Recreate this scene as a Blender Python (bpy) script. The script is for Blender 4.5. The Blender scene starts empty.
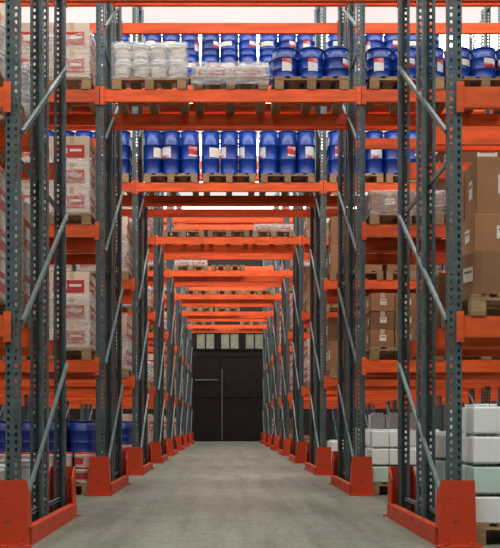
import bpy, bmesh, math, random
from mathutils import Vector, Matrix
random.seed(7)
sc = bpy.context.scene
col = sc.collection
try:
    sc.view_settings.view_transform = 'Standard'
except Exception: pass

# ------------------------------------------------------------------ materials
def lin(c):
    return tuple(((v/255)/12.92 if v/255 <= 0.04045 else ((v/255+0.055)/1.055)**2.4) for v in c)
def mat(name, c, rough=0.5, metal=0.0, scale=6.0, var=0.15, bump=0.0, rnd=0.15, c2=None, thr=None, stretch=(1,1,1), emit=0.0, spec=0.5):
    m = bpy.data.materials.new(name); m.use_nodes = True
    nt = m.node_tree; N = nt.nodes; L = nt.links
    b = N['Principled BSDF']
    c = lin(c)
    tc = N.new('ShaderNodeTexCoord'); mp = N.new('ShaderNodeMapping'); mp.inputs['Scale'].default_value = stretch
    nz = N.new('ShaderNodeTexNoise'); nz.inputs['Scale'].default_value = scale; nz.inputs['Detail'].default_value = 5
    L.new(tc.outputs['Object'], mp.inputs['Vector']); L.new(mp.outputs['Vector'], nz.inputs['Vector'])
    cr = N.new('ShaderNodeValToRGB')
    if c2 is None:
        a = [v*(1-var) for v in c]; d = [min(1, v*(1+var)) for v in c]
        cr.color_ramp.elements[0].position = 0.3; cr.color_ramp.elements[1].position = 0.7
    else:
        a = lin(c2); d = c
        cr.color_ramp.elements[0].position = thr-0.04; cr.color_ramp.elements[1].position = thr+0.04
    cr.color_ramp.elements[0].color = (*a, 1); cr.color_ramp.elements[1].color = (*d, 1)
    L.new(nz.outputs['Fac'], cr.inputs['Fac'])
    oi = N.new('ShaderNodeObjectInfo'); mr = N.new('ShaderNodeMapRange')
    mr.inputs['To Min'].default_value = 1-rnd; mr.inputs['To Max'].default_value = 1+rnd
    L.new(oi.outputs['Random'], mr.inputs['Value'])
    hs = N.new('ShaderNodeHueSaturation')
    L.new(cr.outputs['Color'], hs.inputs['Color']); L.new(mr.outputs['Result'], hs.inputs['Value'])
    L.new(hs.outputs['Color'], b.inputs['Base Color'])
    b.inputs['Roughness'].default_value = rough; b.inputs['Metallic'].default_value = metal
    b.inputs['Specular IOR Level'].default_value = spec
    if bump:
        bp = N.new('ShaderNodeBump'); bp.inputs['Strength'].default_value = bump; bp.inputs['Distance'].default_value = 0.01
        L.new(nz.outputs['Fac'], bp.inputs['Height']); L.new(bp.outputs['Normal'], b.inputs['Normal'])
    if emit:
        L.new(hs.outputs['Color'], b.inputs['Emission Color']); b.inputs['Emission Strength'].default_value = emit
    return m

M_post = mat('rack_steel_green', (80,99,102), 0.45, 0.15, 9, 0.3, rnd=0.12)
M_brace = mat('galvanised_brace', (110,128,130), 0.45, 0.3, 12, 0.2, rnd=0.15)
M_beam = mat('orange_beam_paint', (230,93,40), 0.5, 0, 7, 0.26, rnd=0.22, stretch=(0.3,2,2), spec=0.4)
M_guard = mat('guard_paint', (198,66,34), 0.55, 0, 9, c2=(104,50,34), thr=0.36, rnd=0.06, spec=0.3)
M_wood = mat('pallet_wood', (156,126,92), 0.8, 0, 8, 0.3, bump=0.3, stretch=(1,6,6), rnd=0.25)
M_blue = mat('blue_drum', (6,54,144), 0.32, 0, 5, 0.15, rnd=0.3)
M_navy = mat('navy_drum', (16,44,120), 0.35, 0, 5, 0.15, rnd=0.3)
M_lid = mat('drum_lid', (12,50,126), 0.5, 0, 5, 0.1, rnd=0.25, spec=0.2)
M_plabel = mat('drum_label', (216,222,230), 0.5, 0, 3.5, c2=(186,40,36), thr=0.43, rnd=0.05, stretch=(1,1,3))
M_plabel2 = mat('drum_label_red', (196,44,38), 0.5, 0, 3.5, c2=(216,222,230), thr=0.47, rnd=0.05, stretch=(1,1,3))
M_wht = mat('white_plastic', (236,240,238), 0.4, 0, 5, 0.05, rnd=0.08)
M_red = mat('red_plastic', (206,36,30), 0.4, 0, 5, 0.1, rnd=0.15)
M_mint = mat('mint_plastic', (192,220,208), 0.3, 0, 5, 0.06, rnd=0.1)
M_card = mat('cardboard', (146,104,72), 0.85, 0, 4, 0.12, bump=0.1, rnd=0.28)
M_cardl = mat('cardboard_pale', (216,198,180), 0.7, 0, 4, 0.1, bump=0.1, rnd=0.16)
M_tape = mat('packing_tape', (200,176,140), 0.25, 0, 4, 0.08)
M_redp = mat('red_print', (184,50,46), 0.65, 0, 6, c2=(206,160,144), thr=0.38, rnd=0.1)
M_paper = mat('paper', (222,218,208), 0.7, 0, 9, 0.04)
M_door = mat('door_paint', (34,27,25), 0.7, 0, 3, 0.25, rnd=0.05, spec=0.15)
M_wall = mat('wall_plaster', (112,113,110), 0.85, 0, 0.6, 0.15, rnd=0)
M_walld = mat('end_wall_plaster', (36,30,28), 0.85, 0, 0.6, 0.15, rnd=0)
M_strip = mat('steel_bar_gap_light', (116,114,106), 0.6, 0.2)  # steel of the door bar; same tone imitates light in the leaf gap
M_ceil = mat('white_roof_glow', (238,241,241), 0.7, 0, 0.5, 0.04, rnd=0, emit=0.85)  # glow put into the roof colour to keep it white overhead
M_sky = mat('skylight_panel', (255,252,244), 0.7, 0, 0.5, 0.01, rnd=0, emit=6.4)
M_glass = mat('dusty_pane', (112,114,98), 0.5, 0, 4, 0.3, rnd=0.2, emit=0.25)

def film_mat():
    m = bpy.data.materials.new('stretch_film'); m.use_nodes = True
    nt = m.node_tree; N = nt.nodes; L = nt.links
    out = N['Material Output']; b = N['Principled BSDF']
    b.inputs['Base Color'].default_value = (0.72,0.75,0.78,1); b.inputs['Roughness'].default_value = 0.15
    tr = N.new('ShaderNodeBsdfTransparent'); mx = N.new('ShaderNodeMixShader')
    tc = N.new('ShaderNodeTexCoord'); mp = N.new('ShaderNodeMapping'); mp.inputs['Scale'].default_value = (1,1,4)
    nz = N.new('ShaderNodeTexNoise'); nz.inputs['Scale'].default_value = 7; nz.inputs['Detail'].default_value = 6
    mr = N.new('ShaderNodeMapRange'); mr.inputs['From Min'].default_value = 0.35; mr.inputs['From Max'].default_value = 0.7
    mr.inputs['To Min'].default_value = 0.08; mr.inputs['To Max'].default_value = 0.5
    L.new(tc.outputs['Object'], mp.inputs['Vector']); L.new(mp.outputs['Vector'], nz.inputs['Vector'])
    L.new(nz.outputs['Fac'], mr.inputs['Value']); L.new(mr.outputs['Result'], mx.inputs['Fac'])
    bp = N.new('ShaderNodeBump'); bp.inputs['Strength'].default_value = 0.5; bp.inputs['Distance'].default_value = 0.02
    L.new(nz.outputs['Fac'], bp.inputs['Height']); L.new(bp.outputs['Normal'], b.inputs['Normal'])
    L.new(tr.outputs[0], mx.inputs[1]); L.new(b.outputs[0], mx.inputs[2]); L.new(mx.outputs[0], out.inputs['Surface'])
    return m
M_film = film_mat()

def floor_mat():
    m = bpy.data.materials.new('worn_concrete'); m.use_nodes = True
    nt = m.node_tree; N = nt.nodes; L = nt.links; b = N['Principled BSDF']
    tc = N.new('ShaderNodeTexCoord')
    def noise(s, st, det=6):
        mp = N.new('ShaderNodeMapping'); mp.inputs['Scale'].default_value = st
        n = N.new('ShaderNodeTexNoise'); n.inputs['Scale'].default_value = s; n.inputs['Detail'].default_value = det
        n.inputs['Roughness'].default_value = 0.65
        L.new(tc.outputs['Object'], mp.inputs['Vector']); L.new(mp.outputs['Vector'], n.inputs['Vector']); return n
    def ramp(n, p0, c0, p1, c1):
        r = N.new('ShaderNodeValToRGB'); e = r.color_ramp.elements
        e[0].position = p0; e[0].color = (*lin(c0),1); e[1].position = p1; e[1].color = (*lin(c1),1)
        L.new(n.outputs['Fac'], r.inputs['Fac']); return r
    r1 = ramp(noise(0.9,(1,0.6,1)), 0.3, (110,114,103), 0.7, (137,141,129))
    r2 = ramp(noise(20,(1,0.35,1)), 0.35, (214,214,210), 0.6, (255,255,255))
    r3 = ramp(noise(2.2,(2.2,0.12,1)), 0.36, (204,203,196), 0.55, (255,255,255))
    def mul(a, c):
        x = N.new('ShaderNodeMix'); x.data_type = 'RGBA'; x.blend_type = 'MULTIPLY'; x.inputs[0].default_value = 1
        L.new(a, x.inputs[6]); L.new(c, x.inputs[7]); return x.outputs[2]
    o = mul(mul(r1.outputs[0], r2.outputs[0]), r3.outputs[0])
    L.new(o, b.inputs['Base Color'])
    rr = N.new('ShaderNodeMapRange'); rr.inputs['To Min'].default_value = 0.35; rr.inputs['To Max'].default_value = 0.65
    n4 = noise(3,(1,1,1)); L.new(n4.outputs['Fac'], rr.inputs['Value']); L.new(rr.outputs['Result'], b.inputs['Roughness'])
    bp = N.new('ShaderNodeBump'); bp.inputs['Strength'].default_value = 0.12; bp.inputs['Distance'].default_value = 0.01
    n5 = noise(25,(1,1,1)); L.new(n5.outputs['Fac'], bp.inputs['Height']); L.new(bp.outputs['Normal'], b.inputs['Normal'])
    return m
M_floor = floor_mat()

# ------------------------------------------------------------------ mesh helpers
def finish(bm, name, mats, smooth=False):
    me = bpy.data.meshes.new(name); bm.to_mesh(me); bm.free()
    for m in mats: me.materials.append(m)
    if smooth:
        for p in me.polygons: p.use_smooth = True
    return me
def add_box(bm, lo, hi, mi=0, bev=0.0):
    r = bmesh.ops.create_cube(bm, size=1)
    vs = r['verts']
    for v in vs:
        v.co = Vector([lo[k]+(v.co[k]+0.5)*(hi[k]-lo[k]) for k in range(3)])
    fs = set(f for v in vs for f in v.link_faces)
    for f in fs: f.material_index = mi
    if bev:
        es = list(set(e for v in vs for e in v.link_edges))
        bmesh.ops.bevel(bm, geom=es, offset=bev, segments=2, affect='EDGES', profile=0.5)
def boxes(name, lst, mats, bev=0.0):
    bm = bmesh.new()
    for b in lst: add_box(bm, b[0], b[1], b[2] if len(b) > 2 else 0, bev)
    return finish(bm, name, mats)
def lathe(bm, prof, seg=20, mi=0, cap=True, c=(0,0), crisp=False):
    rings = []
    for r, z in prof:
        rings.append([bm.verts.new((c[0]+r*math.cos(2*math.pi*k/seg), c[1]+r*math.sin(2*math.pi*k/seg), z)) for k in range(seg)])
    for q, (a, b) in enumerate(zip(rings, rings[1:])):
        sm = (not crisp) or abs(prof[q][0]-prof[q+1][0]) < 1e-5
        for k in range(seg):
            f = bm.faces.new((a[k], a[(k+1)%seg], b[(k+1)%seg], b[k])); f.material_index = mi; f.smooth = sm
    if cap:
        f = bm.faces.new(rings[-1]); f.material_index = mi
        f = bm.faces.new(rings[0][::-1]); f.material_index = mi
def new(name, me, loc=(0,0,0), parent=None, rot=None, **props):
    o = bpy.data.objects.new(name, me); col.objects.link(o); o.location = loc
    if rot: o.rotation_euler = rot
    if parent: o.parent = parent
    for k, v in props.items(): o[k] = v
    return o

# ------------------------------------------------------------------ rack parts
HP = 7.6
def post_mesh():
    bm = bmesh.new()
    z = 0.0; pitch = 0.05
    zs = [0]
    while z < HP-0.01:
        zs += [z+0.013, z+0.037, z+0.05]; z += pitch
    def strip(pts, holes):
        grid = [[bm.verts.new((p[0], p[1], zz)) for p in pts] for zz in zs]
        for j in range(len(zs)-1):
            for i in range(len(pts)-1):
                if i in holes and j % 3 == 1: continue
                bm.faces.new((grid[j][i], grid[j][i+1], grid[j+1][i+1], grid[j+1][i]))
    w = 0.045; d = 0.075
    strip([(-w,0),(-0.033,0),(-0.017,0),(0.017,0),(0.033,0),(w,0)], {1,3})
    strip([(w,0),(w,0.03),(w,0.044),(w,d)], {1})
    strip([(-w,d),(-w,0.044),(-w,0.03),(-w,0)], {1})
    strip([(w,d),(w-0.022,d)], set()); strip([(-w+0.022,d),(-w,d)], set())
    bmesh.ops.remove_doubles(bm, verts=bm.verts, dist=0.0005)
    return finish(bm, 'upright_post', [M_post])
ME_post = post_mesh()
ME_foot = boxes('foot_plate', [((-0.07,-0.03,0),(0.07,0.11,0.008)), ((-0.055,-0.015,0.008),(-0.047,0.09,0.1)), ((0.047,-0.015,0.008),(0.055,0.09,0.1))], [M_post])
def chan(L, name='brace'):
    return boxes(name, [((-0.004,0,-0.014),(0.0,L,0.014)), ((0,0,0.011),(0.02,L,0.014)), ((0,0,-0.014),(0.02,L,-0.011))], [M_brace])
DEPTH = 1.93; RISE = 1.08
DL = math.hypot(1.83, RISE); DA = math.atan2(RISE, 1.83)
ME_diag = chan(DL); ME_hor = chan(1.85)
_bc = {}
def beam_mesh(L):
    k = round(L, 3)
    if k not in _bc:
        h = L/2
        _bc[k] = boxes('load_beam', [
            ((-h,0,-0.135),(h,0.045,0)), ((-h,0.045,-0.135),(h,0.052,-0.05)),
            ((-h-0.003,-0.012,-0.17),(-h+0.01,0.06,0.03)), ((h-0.01,-0.012,-0.17),(h+0.003,0.06,0.03)),
            ((-h-0.04,-0.014,-0.17),(-h+0.004,-0.008,0.03)), ((h-0.004,-0.014,-0.17),(h+0.04,-0.008,0.03))], [M_beam])
    return _bc[k]

RY = [6.55, 11.1, 15.4, 19.9, 24.3, 28.8, 33.2, 37.7]
LV = [1.5, 3.0, 4.5, 6.0]
FX = 1.45; BAY = 2.75
for i, y0 in enumerate(RY):
    rack = new('pallet_rack', None, (0, y0, 0))
    rack['label'] = 'double-deep steel pallet rack, green perforated uprights, orange beams over passage'
    rack['category'] = 'pallet rack'; rack['group'] = 'pallet racks spanning the passage'
    nb = 1 if i < 2 else 2
    fxs = [FX+BAY*k for k in range(nb+1)]
    for s in (-1, 1):
        for fx in fxs:
            fr = new('upright_frame', None, (s*fx, 0, 0), rack)
            for py, r in ((0,0),(0.90,math.pi),(1.03,0),(DEPTH,math.pi)):
                new('upright_post', ME_post, (0, py, 0), fr, (0,0,r))
                new('foot_plate', ME_foot, (0, py, 0), fr, (0,0,r))
            bx = -s*0.052
            for zb in (1.30, 2.55, 3.80, 5.05, 6.30, 7.50):   # height at the rear post
                new('brace', ME_diag, (bx, 0.05, zb-RISE), fr, (DA, 0, 0))
            for z in (0.16, 2.58, 5.08, 7.53):
                new('brace', ME_hor, (-bx*0.2, 0.04, z), fr)
    spans = [(-FX, FX, LV[2:], True)]
    for s in (-1, 1):
        for k in range(nb):
            a, b = s*fxs[k], s*fxs[k+1]
            spans.append((min(a,b), max(a,b), LV, False))
    for a, b, lv, tun in spans:
        me = beam_mesh(b-a-0.09)
        for z in lv:
            for j, (py, r) in enumerate(((-0.01,0),(0.91,math.pi),(1.02,0),(1.94,math.pi))):
                if tun and i == 1 and z == 4.5 and j == 3: continue
                new('load_beam', me, ((a+b)/2, py, z), rack, (0,0,r))

# ------------------------------------------------------------------ end protectors
def guard_mesh():
    bm = bmesh.new(); w = 0.12; H = 0.43
    add_box(bm, (-w,0,0), (w,0.012,H)); add_box(bm, (-w,0.012,0), (-w+0.012,0.16,H)); add_box(bm, (w-0.012,0.012,0), (w,0.16,H))
    for v in bm.verts:
        if v.co.z > 0.4:
            if v.co.y > 0.1: v.co.z -= 0.1
            v.co.x *= 0.9; 
    add_box(bm, (-w-0.03,-0.05,0), (w+0.03,0.0,0.012)); 
    for x in (-0.08, 0.08): lathe(bm, [(0.014,0.012),(0.014,0.026)], 8, c=(x,-0.025))
    return finish(bm, 'corner_guard', [M_guard])
ME_guard = guard_mesh()
ME_rail = boxes('guard_rail', [((-0.012,0,0),(0.0,1.95,0.12)), ((0,0,0),(0.06,1.95,0.012)), ((0,0,0.108),(0.045,1.95,0.12))], [M_guard], 0.002)
ME_railL = boxes('guard_rail', [((0,0,0),(0.012,1.95,0.12)), ((-0.06,0,0),(0,1.95,0.012)), ((-0.045,0,0.108),(0,1.95,0.12))], [M_guard], 0.002)
for i, y0 in enumerate(RY):
    for s in (-1, 1):
        g = new('rack_end_protector', None, (s*FX, y0, 0))
        g['label'] = 'scuffed orange-red steel guard bolted round rack upright feet'
        g['category'] = 'rack guard'; g['group'] = 'rack guards along the passage'
        new('corner_guard', ME_guard, (0,-0.09,0.0), g)
        new('corner_guard', ME_guard, (0,DEPTH+0.09,0.0), g, (0,0,math.pi))
        new('guard_rail', ME_rail if s > 0 else ME_railL, (-s*0.121, -0.01, 0), g)

# ------------------------------------------------------------------ goods meshes
PW, PD, PH = 0.82, 0.92, 0.14
deck = [(-PW/2 + k*(PW-0.12)/4) for k in range(5)]
ME_deck = boxes('deck_board', [((0,0,0),(0.12,PD,0.02))], [M_wood], 0.002)
ME_bot = boxes('bottom_board', [((0,0,0),(0.1,PD,0.02))], [M_wood], 0.002)
ME_cross = boxes('stringer_board', [((0,0,0),(PW,0.09,0.02))], [M_wood], 0.002)
ME_block = boxes('block', [((0,0,0),(0.1,0.09,0.08))], [M_wood], 0.003)
def pallet_parts():
    out = []
    for x in deck: out.append(('deck_board', ME_deck, (x, 0, 0.12)))
    for y in (0, PD/2-0.045, PD-0.09):
        out.append(('stringer_board', ME_cross, (-PW/2, y, 0.10)))
        for x in (-PW/2, -0.05, PW/2-0.1): out.append(('block', ME_block, (x, y, 0.02)))
    for x in (-PW/2, -0.05, PW/2-0.1): out.append(('bottom_board', ME_bot, (x, 0, 0)))
    return out
PP = pallet_parts()
def pallet_joined():
    bm = bmesh.new()
    for n, me, loc in PP:
        t = bmesh.new(); t.from_mesh(me); bmesh.ops.translate(t, verts=t.verts, vec=loc)
        tm = bpy.data.meshes.new('t'); t.to_mesh(tm); t.free(); bm.from_mesh(tm); bpy.data.meshes.remove(tm)
    return finish(bm, 'wooden_pallet', [M_wood])
ME_pal = pallet_joined()
def pallet(x, y, z, near):
    if near:
        p = new('wooden_pallet', None, (x, y, z))
        for n, me, loc in PP: new(n, me, loc, p)
    else:
        p = new('wooden_pallet', ME_pal, (x, y, z))
    p['label'] = 'worn softwood block pallet on the rack beams' if z > 0.5 else 'worn softwood block pallet on the concrete floor'
    p['category'] = 'pallet'; p['group'] = 'wooden pallets in the racks'
    return z+PH

def arc_label(r, z0, z1, half, lab):
    bm = bmesh.new(); rr = []
    angs = [math.radians(-90-half+k*2*half/10) for k in range(11)]
    for z in (z0, z1):
        rr.append([bm.verts.new((r*math.cos(a), r*math.sin(a), z)) for a in angs])
    for k in range(10):
        bm.faces.new((rr[0][k], rr[0][k+1], rr[1][k+1], rr[1][k])).smooth = True
    return finish(bm, 'paper_label', [lab])
def drum_meshes(r, h, m, tall=False):
    bm = bmesh.new()
    q0 = 0.975
    prof = [(r*1.0,0),(r*1.0,0.012),(r*q0,0.018)]
    for q in ((0.34, 0.67) if tall else (0.3, 0.66)):
        prof += [(r*q0,h*q-0.012),(r*1.0,h*q-0.006),(r*1.0,h*q+0.006),(r*q0,h*q+0.012)]
    prof += [(r*q0,h-0.02)]
    lathe(bm, prof, 32, crisp=True)
    b = finish(bm, 'drum', [m])
    bm = bmesh.new()
    lathe(bm, [(r*0.985,h-0.022),(r*1.01,h-0.02),(r*1.01,h-0.005),(r*0.96,h-0.005),(r*0.955,h-0.014),(r*0.3,h-0.014)], 32, crisp=True)
    l = finish(bm, 'lid', [M_lid if m is M_blue else M_navy])
    if tall:
        return b, l, arc_label(r*1.004, h*0.37, h*0.62, 38, M_plabel), arc_label(r*1.004, h*0.4, h*0.64, 30, M_plabel2), arc_label(r*1.004, h*0.38, h*0.6, 40, M_paper)
    return b, l, arc_label(r*1.004, h*0.34, h*0.62, 30, M_plabel), arc_label(r*1.004, h*0.2, h*0.62, 22, M_plabel2), arc_label(r*1.004, h*0.4, h*0.6, 45, M_paper)
def bucket_meshes(r, h, body, lid, lab):
    bm = bmesh.new()
    lathe(bm, [(r*0.84,0),(r*0.86,0.006),(r*0.97,h*0.74),(r*1.02,h*0.76),(r*0.99,h*0.79),(r*1.0,h*0.9)], 22)
    b = finish(bm, 'bucket', [body])
    bm = bmesh.new()
    lathe(bm, [(r*1.02,h*0.88),(r*1.05,h*0.9),(r*1.05,h*0.96),(r*0.98,h*0.985),(r*0.3,h*0.975)], 22)
    return b, finish(bm, 'lid', [lid]), arc_label(r*0.97, h*0.2, h*0.62, 60, lab)
PAILS = {
 'blue': (drum_meshes(0.143, 0.34, M_blue), 'deep blue ribbed steel drum with small white-red label', 'blue drums on the racks', 0.34, 0.289),
 'tall': (drum_meshes(0.143, 0.67, M_blue, True), 'tall deep blue ribbed steel drum with white-red label', 'tall blue drums on the racks', 0.67, 0.289),
 'navy': (drum_meshes(0.138, 0.36, M_navy), 'dark blue ribbed steel drum without label', 'dark blue drums at floor level', 0.36, 0.289),
 'white': (bucket_meshes(0.095, 0.19, M_wht, M_wht, M_paper), 'small white plastic bucket with lid under stretch film', 'white buckets on the racks', 0.19, 0.2),
 'redw': (bucket_meshes(0.098, 0.17, M_wht, M_red, M_redp), 'small white bucket with red lid and red label', 'red and white buckets at floor level', 0.17, 0.204),
}
def pails(kind, x, y, z, nx, ny, nz, skip=0.0):
    ms, lab, grp, h, d = PAILS[kind]
    dr = kind in ('blue','navy','tall')
    for c in range(nz):
        for b in range(ny):
            for a in range(nx):
                if c == nz-1 and random.random() < skip: continue
                px = x+(a-(nx-1)/2)*d+random.uniform(-.0005,.0005); py = y+d/2+0.01+b*d
                o = new('drum' if dr else 'bucket', ms[0], (px, py, z+c*h*0.986), None, (0,0,random.uniform(-1.1,1.1)))
                o['label'] = lab; o['category'] = 'drum' if dr else 'bucket'; o['group'] = grp
                new('lid', ms[1], (0,0,0), o)
                if kind != 'navy': new('paper_label', random.choice(ms[2:]), (0,0,0), o)
    return z+nz*h*0.986

_cc = {}
def ribbon(name, pts, hw, m, axis='x'):
    bm = bmesh.new(); prev = None
    for p in pts:
        a = bm.verts.new((-hw, p[0], p[1])); b = bm.verts.new((hw, p[0], p[1]))
        if prev: bm.faces.new((prev[0], prev[1], b, a))
        prev = (a, b)
    return finish(bm, name, [m])
def carton_mesh(w, d, h, kind):
    k = (w, d, h, kind)
    if k in _cc: return _cc[k]
    m = M_card if kind == 'brown' else M_cardl
    bm = bmesh.new()
    add_box(bm, (-w/2, 0, 0), (w/2, d, h-0.006), 0, 0.006)
    add_box(bm, (-w/2+0.002, 0.002, h-0.006), (w/2-0.002, d/2-0.002, h), 0)
    add_box(bm, (-w/2+0.002, d/2+0.002, h-0.006), (w/2-0.002, d-0.002, h), 0)
    body = finish(bm, 'carton', [m])
    t = ribbon('packing_tape', [(-0.0015,h*0.72),(-0.0015,h+0.0015),(d+0.0015,h+0.0015),(d+0.0015,h*0.72)], 0.025, M_tape)
    if kind == 'brown':
        l = boxes('shipping_label', [((-w*0.12,-0.003,h*0.35),(w*0.16,-0.001,h*0.68)), ((-w*0.09,-0.0035,h*0.55),(w*0.13,-0.003,h*0.6),1)], [M_paper, M_card])
    else:
        l = boxes('printed_mark', [((-w*0.43,-0.003,h*0.16),(w*0.36,-0.001,h*0.66)),
              ((-w*0.35,-0.0036,h*0.32),(-w*0.13,-0.003,h*0.54),1), ((-w*0.06,-0.0036,h*0.4),(w*0.28,-0.003,h*0.5),1)], [M_redp, M_paper])
    _cc[k] = (body, t, l); return _cc[k]
def one_carton(kind, x, y, z, w, d, h, rot=0.0, side=0, lab=None):
    body, t, l = carton_mesh(w, d, h, kind)
    o = new('carton', body, (x, y, z), None, (0,0,rot))
    o['label'] = lab or ('brown cardboard carton with tape and white label' if kind == 'brown' else 'pale cardboard carton printed with a red mark')
    o['category'] = 'carton'; o['group'] = 'brown cartons on the racks' if kind == 'brown' else 'red-marked cartons on the racks'
    new('packing_tape', t, (0,0,0), o); ln = 'shipping_label' if kind == 'brown' else 'printed_mark'
    new(ln, l, (0,0,0), o)
    if side: new(ln, l, (side*w/2, d/2, 0), o, (0,0,side*math.pi/2))
def cartons(kind, x, y, z, w, d, h, nx, ny, nz, jit=0.012, skip=0.0):
    for c in range(nz):
        for b in range(ny):
            for a in range(nx):
                if c == nz-1 and random.random() < skip: continue
                inner = (a == 0 and x > 0) or (a == nx-1 and x < 0)
                sd = 0
                if inner: sd = -1 if x > 0 else 1
                one_carton(kind, x+(a-(nx-1)/2)*(w+0.008)+random.uniform(-.002,.002), y+0.01+b*(d+0.01)+random.uniform(-.003,.003), z+c*h, w, d, h, random.uniform(-jit,jit), sd)
    return z+nz*h

def canister_meshes(m, w=0.188, d=0.2, h=0.2):
    bm = bmesh.new()
    add_box(bm, (-w/2,0,0), (w/2,d,h*0.88), 0, 0.012)
    b = finish(bm, 'jerrycan', [m], False)
    ha = boxes('handle', [((-0.07,d/2-0.014,h*0.92),(0.03,d/2+0.014,h*0.98)), ((-0.07,d/2-0.014,h*0.86),(-0.045,d/2+0.014,h*0.93)), ((0.008,d/2-0.014,h*0.86),(0.03,d/2+0.014,h*0.93))], [m], 0.003)
    bm = bmesh.new(); lathe(bm, [(0.018,h*0.86),(0.018,h*0.89),(0.024,h*0.895),(0.024,h*0.97),(0.02,h*0.98)], 14, c=(0.06, d/2))
    return b, ha, finish(bm, 'cap', [M_wht])
CAN = {'white': canister_meshes(M_wht), 'mint': canister_meshes(M_mint)}
def canisters(kinds, x, y, z, nx, ny, nz):
    for c in range(nz):
        for b in range(ny):
            for a in range(nx):
                kind = kinds[c] if random.random() < 0.85 else 'white'
                b_, h_, c_ = CAN[kind]
                if c == nz-1 and random.random() < 0.45: continue
                o = new('jerrycan', b_, (x+(a-(nx-1)/2)*0.198+random.uniform(-.004,.004), y+0.01+b*0.21+random.uniform(-.004,.004), z+c*0.197), None, (0,0,0))
                o['label'] = ('milky white' if kind == 'white' else 'pale mint-green')+' boxy plastic jerrycan with moulded handle and cap'
                o['category'] = 'jerrycan'; o['group'] = kind+' jerrycans stacked at floor level'
                new('handle', h_, (0,0,0), o); new('cap', c_, (0,0,0), o)
    return z+nz*0.197

_fc = {}
def film(x, y, z, w, d, h, bulge=0.0):
    k = (round(w,2), round(d,2), round(h,2), random.randint(0,1))
    if k not in _fc:
        bm = bmesh.new(); r = random.Random(len(_fc)+5)
        n = 14; J = 0.005
        loop = []
        for a in range(n): loop.append((-w/2+w*a/n, 0))
        for a in range(n): loop.append((w/2, d*a/n))
        for a in range(n): loop.append((w/2-w*a/n, d))
        for a in range(n): loop.append((-w/2, d-d*a/n))
        m = max(4, int(h/0.06)); R = []
        for j in range(m+1):
            ph = r.uniform(-.004,.004)
            R.append([bm.verts.new((p[0]*1.01+math.copysign(abs(ph)+r.uniform(0,J),p[0]), (p[1]-d/2)*1.01+d/2+math.copysign(abs(ph)+r.uniform(0,J),p[1]-d/2), h*j/m+(r.uniform(-.015,.015) if j in (0,) else 0)+(r.uniform(-bulge,bulge) if j == m else 0))) for p in loop])
        c = len(loop)
        for j in range(m):
            for q in range(c): bm.faces.new((R[j][q], R[j][(q+1)%c], R[j+1][(q+1)%c], R[j+1][q])).smooth = True
        ctr = bm.verts.new((0, d/2, h+bulge*2))
        for q in range(c): bm.faces.new((R[-1][q], R[-1][(q+1)%c], ctr)).smooth = True
        _fc[k] = finish(bm, 'stretch_film', [M_film])
    o = new('stretch_film', _fc[k], (x, y, z))
    o['label'] = 'crinkled translucent stretch film wrapped round a pallet load'; o['category'] = 'plastic wrap'; o['group'] = 'stretch film on pallet loads'

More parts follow.
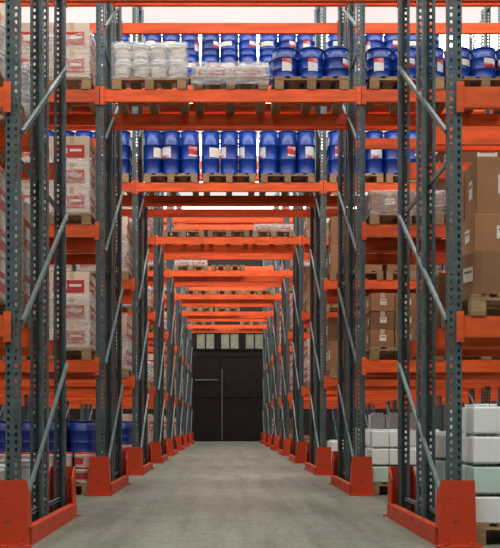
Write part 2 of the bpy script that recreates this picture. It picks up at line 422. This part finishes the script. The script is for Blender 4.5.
def load(kind, x, y, z, near=False):
    t = pallet(x, y, z, near)
    if kind == 'blue2': pails('blue', x, y, t, 3, 2, 2)
    elif kind == 'blue1': pails('blue', x, y, t, 3, 2, 1)
    elif kind == 'tall1': pails('tall', x, y, t, 3, 3, 1)
    elif kind == 'white2':
        e = pails('white', x, y, t, 4, 2, 2); film(x, y+0.005, t-0.03, 0.82, 0.43, e-t+0.04)
    elif kind == 'wrapped':
        e = cartons('pale', x, y, t, 0.38, 0.42, 0.11, 2, 1, 1); film(x, y-0.004, z+0.05, 0.83, 0.5, 0.25, 0.01)
        film(x, y-0.010, z+0.05, 0.845, 0.53, 0.21, 0.01)
    elif kind == 'low':
        e = cartons('pale', x, y, t, 0.38, 0.42, 0.1, 2, 1, 1); film(x, y-0.002, t-0.03, 0.79, 0.47, e-t+0.05)
    elif kind == 'pale3':
        e = cartons('pale', x, y, t, 0.39, 0.42, 0.28, 2, 2, 3, 0.03); film(x, y-0.002, t-0.03, 0.82, 0.9, 0.62, 0.03)
    elif kind == 'pale3w':
        e = cartons('pale', x, y, t, 0.39, 0.42, 0.28, 2, 2, 3); film(x, y-0.002, t-0.03, 0.82, 0.9, e-t+0.05)
    elif kind == 'pale2':
        e = cartons('pale', x, y, t, 0.39, 0.42, 0.3, 2, 2, 2, 0.03); film(x, y-0.002, t-0.03, 0.82, 0.9, 0.5, 0.03)
    elif kind == 'pbig':
        e = cartons('pale', x, y, t, 0.79, 0.42, 0.42, 1, 2, 2); film(x, y-0.002, t-0.03, 0.82, 0.9, 0.6)
    elif kind == 'bbig': cartons('brown', x, y, t, 0.79, 0.42, 0.42, 1, 2, 2, skip=0.3)
    elif kind == 'blow': cartons('brown', x, y, t, 0.39, 0.42, 0.3, 2, 1, 1)
    elif kind == 'brown2': cartons('brown', x, y, t, 0.265, 0.42, 0.2, 3, 2, 3, 0.03, 0.25)
    elif kind == 'brown1w':
        e = cartons('brown', x, y, t, 0.39, 0.42, 0.22, 2, 2, 1); film(x, y-0.002, t-0.03, 0.82, 0.9, e-t+0.05)
    elif kind == 'near_brown':
        one_carton('brown', x-0.14, y+0.05, t, 0.42, 0.36, 0.29, 0.3, -1, 'brown carton turned at an angle on the pallet')
        one_carton('brown', x+0.24, y+0.25, t, 0.3, 0.32, 0.29, 0, 0)
        one_carton('brown', x+0.03, y+0.6, t, 0.7, 0.28, 0.29, 0, -1)
        e = t+0.29
        cartons('brown', x+0.02, y+0.08, e, 0.38, 0.38, 0.26, 2, 2, 1, 0.03)
        cartons('brown', x+0.03, y+0.1, e+0.26, 0.37, 0.37, 0.38, 2, 2, 1, 0.04)
    elif kind == 'mix':
        e = pails('redw', x, y, t, 4, 3, 2)
        pails('navy', x, y+0.02, e, 3, 2, 1)
    elif kind == 'can3': canisters(['white','mint','white','white','white'], x, y, t, 4, 3, 4)
    elif kind == 'mint2': canisters(['mint','white','white'], x, y, t, 4, 3, 3)

SL = [1.96, 2.83, 3.70]
TU = [-0.9, 0.0, 0.9]
def A(i): return RY[i]-0.02
def B(i): return RY[i]+1.03
# first rack
for z, k in {0:'white2',1.5:'pale3w',3.0:'white2'}.items():
    load(k, -SL[0], A(0), z, True); load('pbig' if z == 1.5 else k, -SL[0], B(0), z, True)
for z, k in {0:'can3',1.5:'near_brown'}.items():
    load(k, SL[0], A(0), z, True); load('blow' if z == 1.5 else 'can3', SL[0], B(0), z, True)
# second rack
for z, k in {0:'mix',1.5:'pale3',3.0:'pale3',4.5:'pale2'}.items():
    load(k, -SL[0], A(1), z, True); load(k if z == 0 else 'pbig', -SL[1], A(1), z)
    if z < 4: load('mix' if z == 0 else 'pbig', -SL[0], B(1), z)
for z, k in {0:'mint2',1.5:'brown2',3.0:'brown1w',4.5:'blue1'}.items():
    load(k, SL[0], A(1), z, True); load('bbig' if 1 < z < 4 else k, SL[1], A(1), z)
    if z < 4: load('can3' if z == 0 else 'blow', SL[0], B(1), z)
for x, k in zip(TU, ('white2','wrapped','blue1')): load(k, x, A(1), 4.5, True)
# third rack
for z in (4.5, 6.0):
    kk = 'tall1' if z == 4.5 else 'blue2'
    for x in TU: load(kk, x, A(2), z)
    for s in (-1, 1):
        for q in (0, 1): load(kk, s*SL[q], A(2), z)
for s, lvls in ((-1, {0:'mix',1.5:'pbig',3.0:'pbig'}), (1, {0:'mint2',1.5:'bbig',3.0:'bbig'})):
    for z, k in lvls.items():
        load(k, s*SL[0], A(2), z)
        if z: load(k, s*SL[1], A(2), z)
# farther racks
rr = random.Random(3)
tun = {3:('empty','empty','low'), 4:('low','empty',None), 5:('empty','empty','empty'), 6:('empty','empty',None), 7:('empty',None,'empty')}
for i in range(3, 8):
    for x, k in zip(TU, tun[i]):
        if k: load(k, x, A(i), 4.5)
    for s in (-1, 1):
        for z in (0, 1.5, 3.0, 4.5):
            load(rr.choice(['pbig','pbig','white2'] if s < 0 else ['bbig','blow','blow','pbig']), s*SL[0], A(i), z)

# ------------------------------------------------------------------ building
W = 9.5; YE = 44.0; YF = -4.0; CH = 9.6
def st(name, me, loc=(0,0,0), lab=''):
    o = new(name, me, loc); o['kind'] = 'structure'; o['label'] = lab; return o
st('floor', boxes('floor', [((-W,YF,-0.2),(W,YE,0))], [M_floor]), lab='grey worn concrete warehouse floor')
st('ceiling', boxes('ceiling', [((-W,YF,CH),(W,YE,CH+0.1))], [M_ceil]), lab='white roof with a glow put into its colour')
st('wall_left', boxes('wl', [((-W-0.2,YF,0),(-W,YE,CH))], [M_wall]), lab='grey plastered side wall')
st('wall_right', boxes('wr', [((W,YF,0),(W+0.2,YE,CH))], [M_wall]), lab='grey plastered side wall')
st('wall_front', boxes('wf', [((-W,YF-0.2,0),(W,YF,CH))], [M_wall]), lab='grey plastered wall')
st('wall_back', boxes('wb', [((-W,YE,0),(W,YE+0.2,CH))], [M_walld]), lab='dark end wall around a tall door')
n = 1
for y in [2.5, 9.8, 14.2, 18.6, 23.1, 27.5, 31.9, 36.4, 41.5]:
    hw = 0.9 if y > 5 else 1.6
    st('window_%d' % n, boxes('skylight', [((-7,y-hw,CH-0.03),(7,y+hw,CH-0.004))], [M_sky]), lab='bright daylight roof panel'); n += 1
# door at the end
def leaf(w, h):
    L = [((0,0,0),(w,0.06,h))]
    for z in (0.05, h*0.5, h-0.15): L.append(((0.02,-0.03,z),(w-0.02,0,z+0.1)))
    for x in (0.0, w-0.1): L.append(((x,-0.035,0),(x+0.1,0,h)))
    k = 0.2
    while k < w-0.15:
        L.append(((k,-0.008,0.1),(k+0.015,0,h-0.1))); k += 0.15
    return boxes('door_leaf', L, [M_door])
DX = 0.1
d1 = st('door_1', leaf(1.24, 3.85), (DX-1.58, YE-0.12, 0.01), 'tall dark brown door leaf with steel cross bar')
st('door_2', leaf(1.90, 3.85), (DX-0.30, YE-0.12, 0.01), 'tall dark brown door leaf')
new('door_bar', boxes('door_bar', [((0,0,0),(0.98,0.03,0.04)), ((0.05,0.03,0.01),(0.1,0.07,0.03)), ((0.88,0.03,0.01),(0.93,0.07,0.03))], [M_strip]), (0.08, -0.10, 2.66), d1)
st('door_gap_light_1', boxes('tr', [((-0.014,0,0),(0.014,0.03,3.1))], [M_strip]), (DX-0.32, YE-0.19, 0.05), 'pale strip imitating light leaking between the door leaves')  # solid pale strip stands in for light leaking through the leaf gap
for k, x in enumerate((-1.05, 0.02, 1.1)):
    st('window_%d' % (n), boxes('w', [((-0.42,0,0),(0.42,0.04,0.7)), ((-0.52,-0.03,-0.05),(0.52,0,0.02),1), ((-0.52,-0.03,0.66),(0.52,0,0.8),1), ((-0.03,-0.03,0),(0.03,0,0.75),1), ((-0.52,-0.03,0),(-0.38,0,0.75),1), ((0.38,-0.03,0),(0.52,0,0.75),1)], [M_glass, M_door]), (DX+x, YE-0.06, 4.05), 'dusty window above the end door'); n += 1

# ------------------------------------------------------------------ world, camera
w = bpy.data.worlds.new('World'); sc.world = w; w.use_nodes = True
w.node_tree.nodes['Background'].inputs[0].default_value = (0.9,0.95,1,1); w.node_tree.nodes['Background'].inputs[1].default_value = 0.5
cd = bpy.data.cameras.new('camera'); cam = bpy.data.objects.new('camera', cd); col.objects.link(cam)
cam.location = (-0.05, 0, 0.8); cam.rotation_euler = (math.radians(90), 0, 0)
cd.sensor_width = 36; cd.lens = 36*1000/548; cd.shift_y = 149/548; cd.shift_x = 24/548
cd.clip_end = 200
sc.camera = cam
